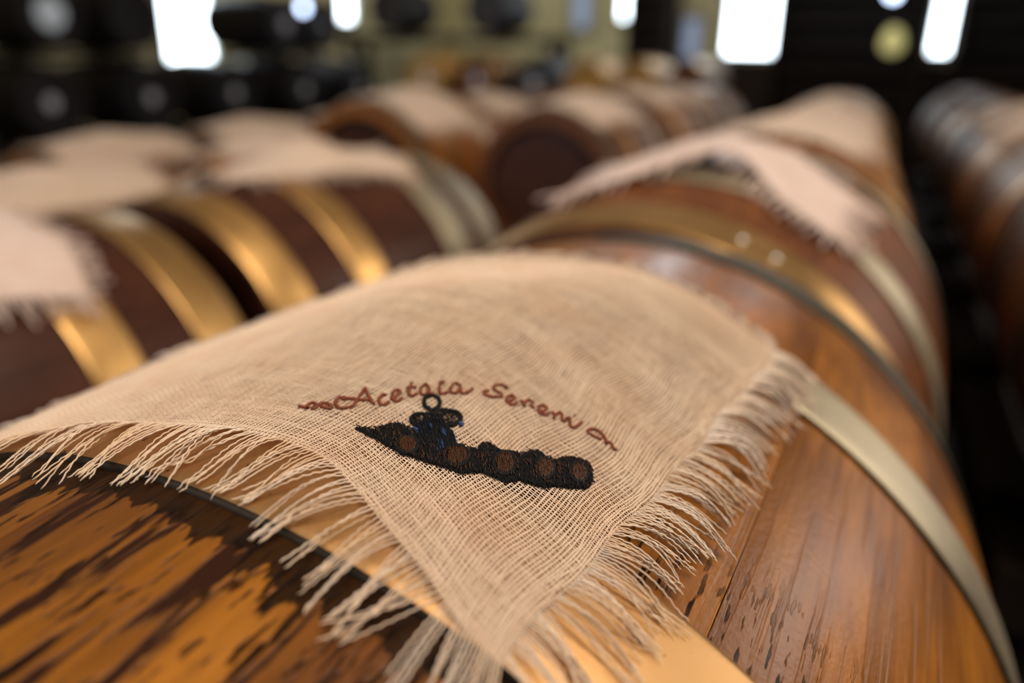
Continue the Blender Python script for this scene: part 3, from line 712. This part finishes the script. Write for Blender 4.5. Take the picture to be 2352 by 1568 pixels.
def merged(name, VF, mat, parent, kind=None):
    Vs, Fs, k = [], [], 0
    for V, F in VF: Vs.append(V); Fs.append(F+k); k += len(V)
    o = ploc(obj(name, mesh(name, np.concatenate(Vs), np.concatenate(Fs), mat), parent))
    if kind: o['kind'] = kind
    return o
def inside(P, poly):
    x, y = P[:, 0], P[:, 1]; c = np.zeros(len(P), bool); n = len(poly)
    for i in range(n):
        x0, y0 = poly[i]; x1, y1 = poly[(i+1) % n]
        if y0 == y1: continue
        m = ((y0 > y) != (y1 > y)) & (x < (x1-x0)*(y-y0)/(y1-y0)+x0); c ^= m
    return c
def stitches(poly, n, ln, dirn, rad, lift, seed, spread=.5):
    """n short stitches filling a polygon given in (u, v)"""
    r = np.random.default_rng(seed); poly = np.array(poly); lo, hi = poly.min(0), poly.max(0)
    P = lo+(hi-lo)*r.random((n*6, 2)); P = P[inside(P, poly)][:n]; m = len(P)
    a = dirn+r.normal(size=m)*spread; l = ln*(.6+.8*r.random(m))
    t = np.linspace(-.5, .5, 4)[None, :]
    U = P[:, :1]+np.cos(a)[:, None]*l[:, None]*t; W = P[:, 1:]+np.sin(a)[:, None]*l[:, None]*t
    up_ = lift+.0003*(1-(2*t)**2)+r.random((m, 1))*.0004
    X = cloth_pt(U, W, up_); N = cloth_n(U, W)
    rr = np.broadcast_to(rad*(1-.5*np.abs(2*t)), (m, 4))
    return tubes(X, rr, 4, N)
merged('embroidered_lettering', [lumpy(l, .00034, .0004, i) for i, l in enumerate(TEXT)], YARN_BROWN, cloth)
merged('embroidered_cask_row', [stitches(BODY, 5600, .009, 2.6, .00017, .0002, 31, .6)]+[lumpy(BODY+BODY[:1], .00028, .0003, 3)], YARN_BLACK, cloth, 'stuff')
for i, d in enumerate(DISCS):
    dd = np.array(d); c_ = dd.mean(0)
    o = merged('embroidered_cask_head', [stitches(c_+(dd-c_)*.78, 300, .010, 2.6, .00014, .0006, 50+i, .2)], YARN_CASK, cloth, 'stuff')
    merged('cask_head_outline', [lumpy([tuple(p) for p in dd]+[tuple(dd[0])], .00050, .0008, i, 60)], YARN_BLACK, cloth)
merged('brown_accent_stitches', [stitches(BODY, 260, .006, 2.6, .00013, .0007, 33, .3)], YARN_CASK, cloth, 'stuff')
merged('embroidered_skirt', [stitches(SKIRT, 420, .018, 2.55, .00016, .0003, 71, .15)], YARN_NAVY, cloth, 'stuff')
merged('skirt_folds', [stitches(SKIRT, 130, .022, 2.55, .00018, .0007, 72, .12)], YARN_BLACK, cloth, 'stuff')
merged('embroidered_figure', [lumpy(l+(l[:1] if i < 3 else []), .00040, .0005, i) for i, l in enumerate(FIG)]+[stitches(FIG[1], 60, .006, .5, .00013, .0003, 81, 1.), stitches(FIG[2], 70, .006, .8, .00013, .0003, 82, 1.)], YARN_BLACK, cloth, 'stuff')
merged('embroidered_cuff', [lumpy(l, .00035, .0005, i) for i, l in enumerate(CUFF)], YARN_NAVY, cloth)
merged('embroidered_prow', [lumpy(l, .00018, .0005, i) for i, l in enumerate(LACE)], YARN_BLACK, cloth)

# the bung that lifts the cloth, fixed in the near barrel
def bung(parent, rb, R0):
    V = []; F = []; n = 20
    for r, z in ((.020, -.012), (.021, .0), (.0215, .003), (.0205, .005), (.0, .0052)):
        for j in range(n): V.append((r*math.cos(j*2*PI/n), r*math.sin(j*2*PI/n), rb+R0+z))
    for i in range(4):
        for j in range(n): F.append((i*n+j, i*n+(j+1) % n, (i+1)*n+(j+1) % n, (i+1)*n+j))
    obj('bung', mesh('bung', V, F, W_GOLD), parent)
bung(b1, .17, .17)

# ------------------------------------------------------------------ plain cloths on the other barrels
def draped(x, y, z, s, half, rz, corners, label, seed, bump=.007, hump=None, n=36, k=0.37, mat=None):
    """corners near-left, near-right, far-right, far-left as (arc, y) from the belly"""
    r_ = np.random.default_rng(seed); mat = mat or LINEN_FAR
    NL, NR, FR, FL = map(np.array, corners)
    t = empty('linen_cloth', (x, y, z+.17*s), rz, label, 'cloth')
    ph = r_.random(4)*6
    def pt(U, W, lift=0):
        U_, W_ = U[..., None], W[..., None]
        c = (1-U_)*(1-W_)*NL+U_*(1-W_)*NR+U_*W_*FR+(1-U_)*W_*FL
        a, yy = c[..., 0], c[..., 1]
        yy = yy+.005*np.sin(U*7+ph[0])*(1-W)+.004*np.sin(U*8+ph[1])*W; a = a+.004*np.sin(W*8+ph[2])
        h = .006+bump*np.exp(-((a/.035)**2+(yy/.035)**2))+.0015*np.sin(a*80+ph[3])*np.sin(yy*60+ph[1])
        if hump:
            ha, hy, hh, hw = hump
            h = h+hh*np.exp(-((a-ha)/hw)**2-((yy-hy)/.05)**2); yy = yy+.05*np.exp(-((a-ha)/(hw*1.2))**2)*(1-W)
        yc = np.clip(yy, -half, half)
        R = s*.17-k/s*yc*yc+h+lift; th = a/(s*.17)
        return np.stack([R*np.sin(th), yy, R*np.cos(th)-.17*s], -1)
    g = np.linspace(0, 1, n+1); U, W = np.meshgrid(g, g, indexing='ij')
    top = pt(U, W).reshape(-1, 3); bot = pt(U, W, -.0009).reshape(-1, 3); m = (n+1)**2
    idx = np.arange(m).reshape(n+1, n+1)
    a, b, c, d = idx[:-1, :-1], idx[1:, :-1], idx[1:, 1:], idx[:-1, 1:]
    F = np.stack([a, b, c, d], -1).reshape(-1, 4); F2 = F[:, ::-1]+m
    E = []
    for e in (idx[:, 0], idx[-1, :], idx[::-1, -1], idx[0, ::-1]): E.append(np.stack([e[:-1], e[:-1]+m, e[1:]+m, e[1:]], -1))
    obj('cloth_panel', mesh('cloth_panel', np.vstack([top, bot]), np.vstack([F, F2]+E), mat), t)
    # frayed ends all round
    L = .013; T = []; e_ = .02; N_ = 46
    q = np.linspace(0, 1, N_); K = 5; sv = np.linspace(0, 1, K)
    for side in range(4):
        P0 = {0: (q, 0*q), 1: (0*q+1, q), 2: (q, 0*q+1), 3: (0*q, q)}[side]
        P1 = {0: (q, 0*q+e_), 1: (0*q+1-e_, q), 2: (q, 0*q+1-e_), 3: (0*q+e_, q)}[side]
        A, B = pt(*P0), pt(*P1); D = A-B; D /= np.linalg.norm(D, axis=1, keepdims=True)+1e-9
        J = r_.normal(size=D.shape)*.22; D = D+J; l = L*(.8+.4*r_.random((N_, 1)))
        T.append(A[:, None]+D[:, None]*(l[:, None]*sv[None, :, None])+np.array([0, 0, -.003])*(sv**2)[None, :, None])
    T = np.concatenate(T)
    V, F = tubes(T, .0009, 4)
    o = obj('frayed_edge', mesh('frayed_edge', V, F, mat), t); o['kind'] = 'stuff'
    return t
LF2 = linen('pinkish_linen_cloth', (0.70, 0.50, 0.40), (0.78, 0.60, 0.50), 0.1)
LF3 = linen('orange_tan_cloth', (0.62, 0.34, 0.16), (0.72, 0.45, 0.25), 0.1)
CL = {
 0: ([(-.075, -.13), (.092, -.120), (.100, -.01), (-.07, .05)], 'rumpled beige cloth with a raised fold, on the barrel right behind the foreground one', dict(hump=(.012, -.09, .012, .03), bump=.008, mat=LF2)),
 1: ([(-.10, -.125), (.085, -.10), (.11, .10), (-.08, .12)], 'blurred tan cloth on the orange barrel third in the foreground row', {}),
 2: ([(-.10, -.12), (.10, -.12), (.10, .12), (-.10, .12)], 'blurred cloth on the fourth barrel of the foreground row', {}),
 3: ([(-.10, -.12), (.10, -.12), (.10, .12), (-.10, .12)], 'blurred cloth on the fifth barrel of the foreground row', {}),
 4: ([(-.10, -.12), (.10, -.12), (.10, .12), (-.10, .12)], 'blurred cloth on the sixth barrel of the foreground row, below the broad window', {}),
 6: ([(-.075, -.075), (.088, -.085), (.104, .074), (-.05, .10)], 'pale pinkish cloth cut by the left edge, on the dark red-brown barrel there', dict(mat=LF2)),
 7: ([(-.10, -.07), (.028, -.115), (.082, .085), (-.07, .12)], 'beige cloth with a wavy edge on the dark barrel with glowing hoops', dict(bump=.016)),
 8: ([(-.09, -.15), (.10, -.17), (.12, .08), (-.08, .10)], 'blurred cloth on the barrel whose round dark head faces the viewer', {}),
 9: ([(-.10, -.12), (.10, -.12), (.10, .12), (-.10, .12)], 'blurred cloth just behind and right of the round dark barrel head', {}),
 10: ([(-.10, -.12), (.10, -.12), (.10, .12), (-.10, .12)], 'far blurred cloth on the second barrel behind the round dark head', {}),
 12: ([(-.10, -.14), (.12, -.14), (.12, .15), (-.10, .15)], 'tan cloth at the very left edge, on the orange barrel behind the dark one', {}),
 13: ([(-.10, -.17), (.095, -.17), (.09, .13), (-.10, .14)], 'long tan cloth strip hanging on the orange barrel behind the left pair of dark barrels', {}),
 14: ([(-.10, -.12), (.045, -.12), (.045, .12), (-.10, .12)], 'blurred cloth on the orange barrel left of the golden-orange one', {}),
 15: ([(-.06, -.16), (.14, -.15), (.155, .05), (-.06, .06)], 'blurred beige cloth hanging over the golden-orange barrel, upper left of the dark head', {}),
 16: ([(-.10, -.12), (.10, -.12), (.10, .12), (-.10, .12)], 'small blurred cloth directly above the round dark barrel head', {}),
 18: ([(-.10, -.12), (.10, -.12), (.10, .12), (-.10, .12)], 'orange-brown lump of cloth at the left, in the third row back', dict(mat=LF3, bump=.03)),
 19: ([(-.10, -.14), (.10, -.14), (.10, .14), (-.10, .14)], 'blurred cloth of the third row, right of the orange-brown lump', {}),
 20: ([(-.10, -.14), (.10, -.14), (.10, .14), (-.10, .14)], 'blurred cloth of the third row, in front of the middle black barrels', {}),
 21: ([(-.10, -.14), (.10, -.14), (.10, .14), (-.10, .14)], 'blurred cloth of the third row, in front of the farthest black barrels', {}),
 25: ([(-.12, -.12), (.08, -.12), (.08, .12), (-.12, .12)], 'blurred cloth on the orange-lit barrel right of the black gap', {}),
 26: ([(-.11, -.12), (.08, -.12), (.08, .12), (-.11, .12)], 'far blurred cloth right of the top of the black gap', {}),
}
for i, (cs, lab, kw) in CL.items():
    x, y, z, s_, half, rz = placed[i]
    draped(x, y, z, s_, half, rz, cs, lab, 200+i, **kw)
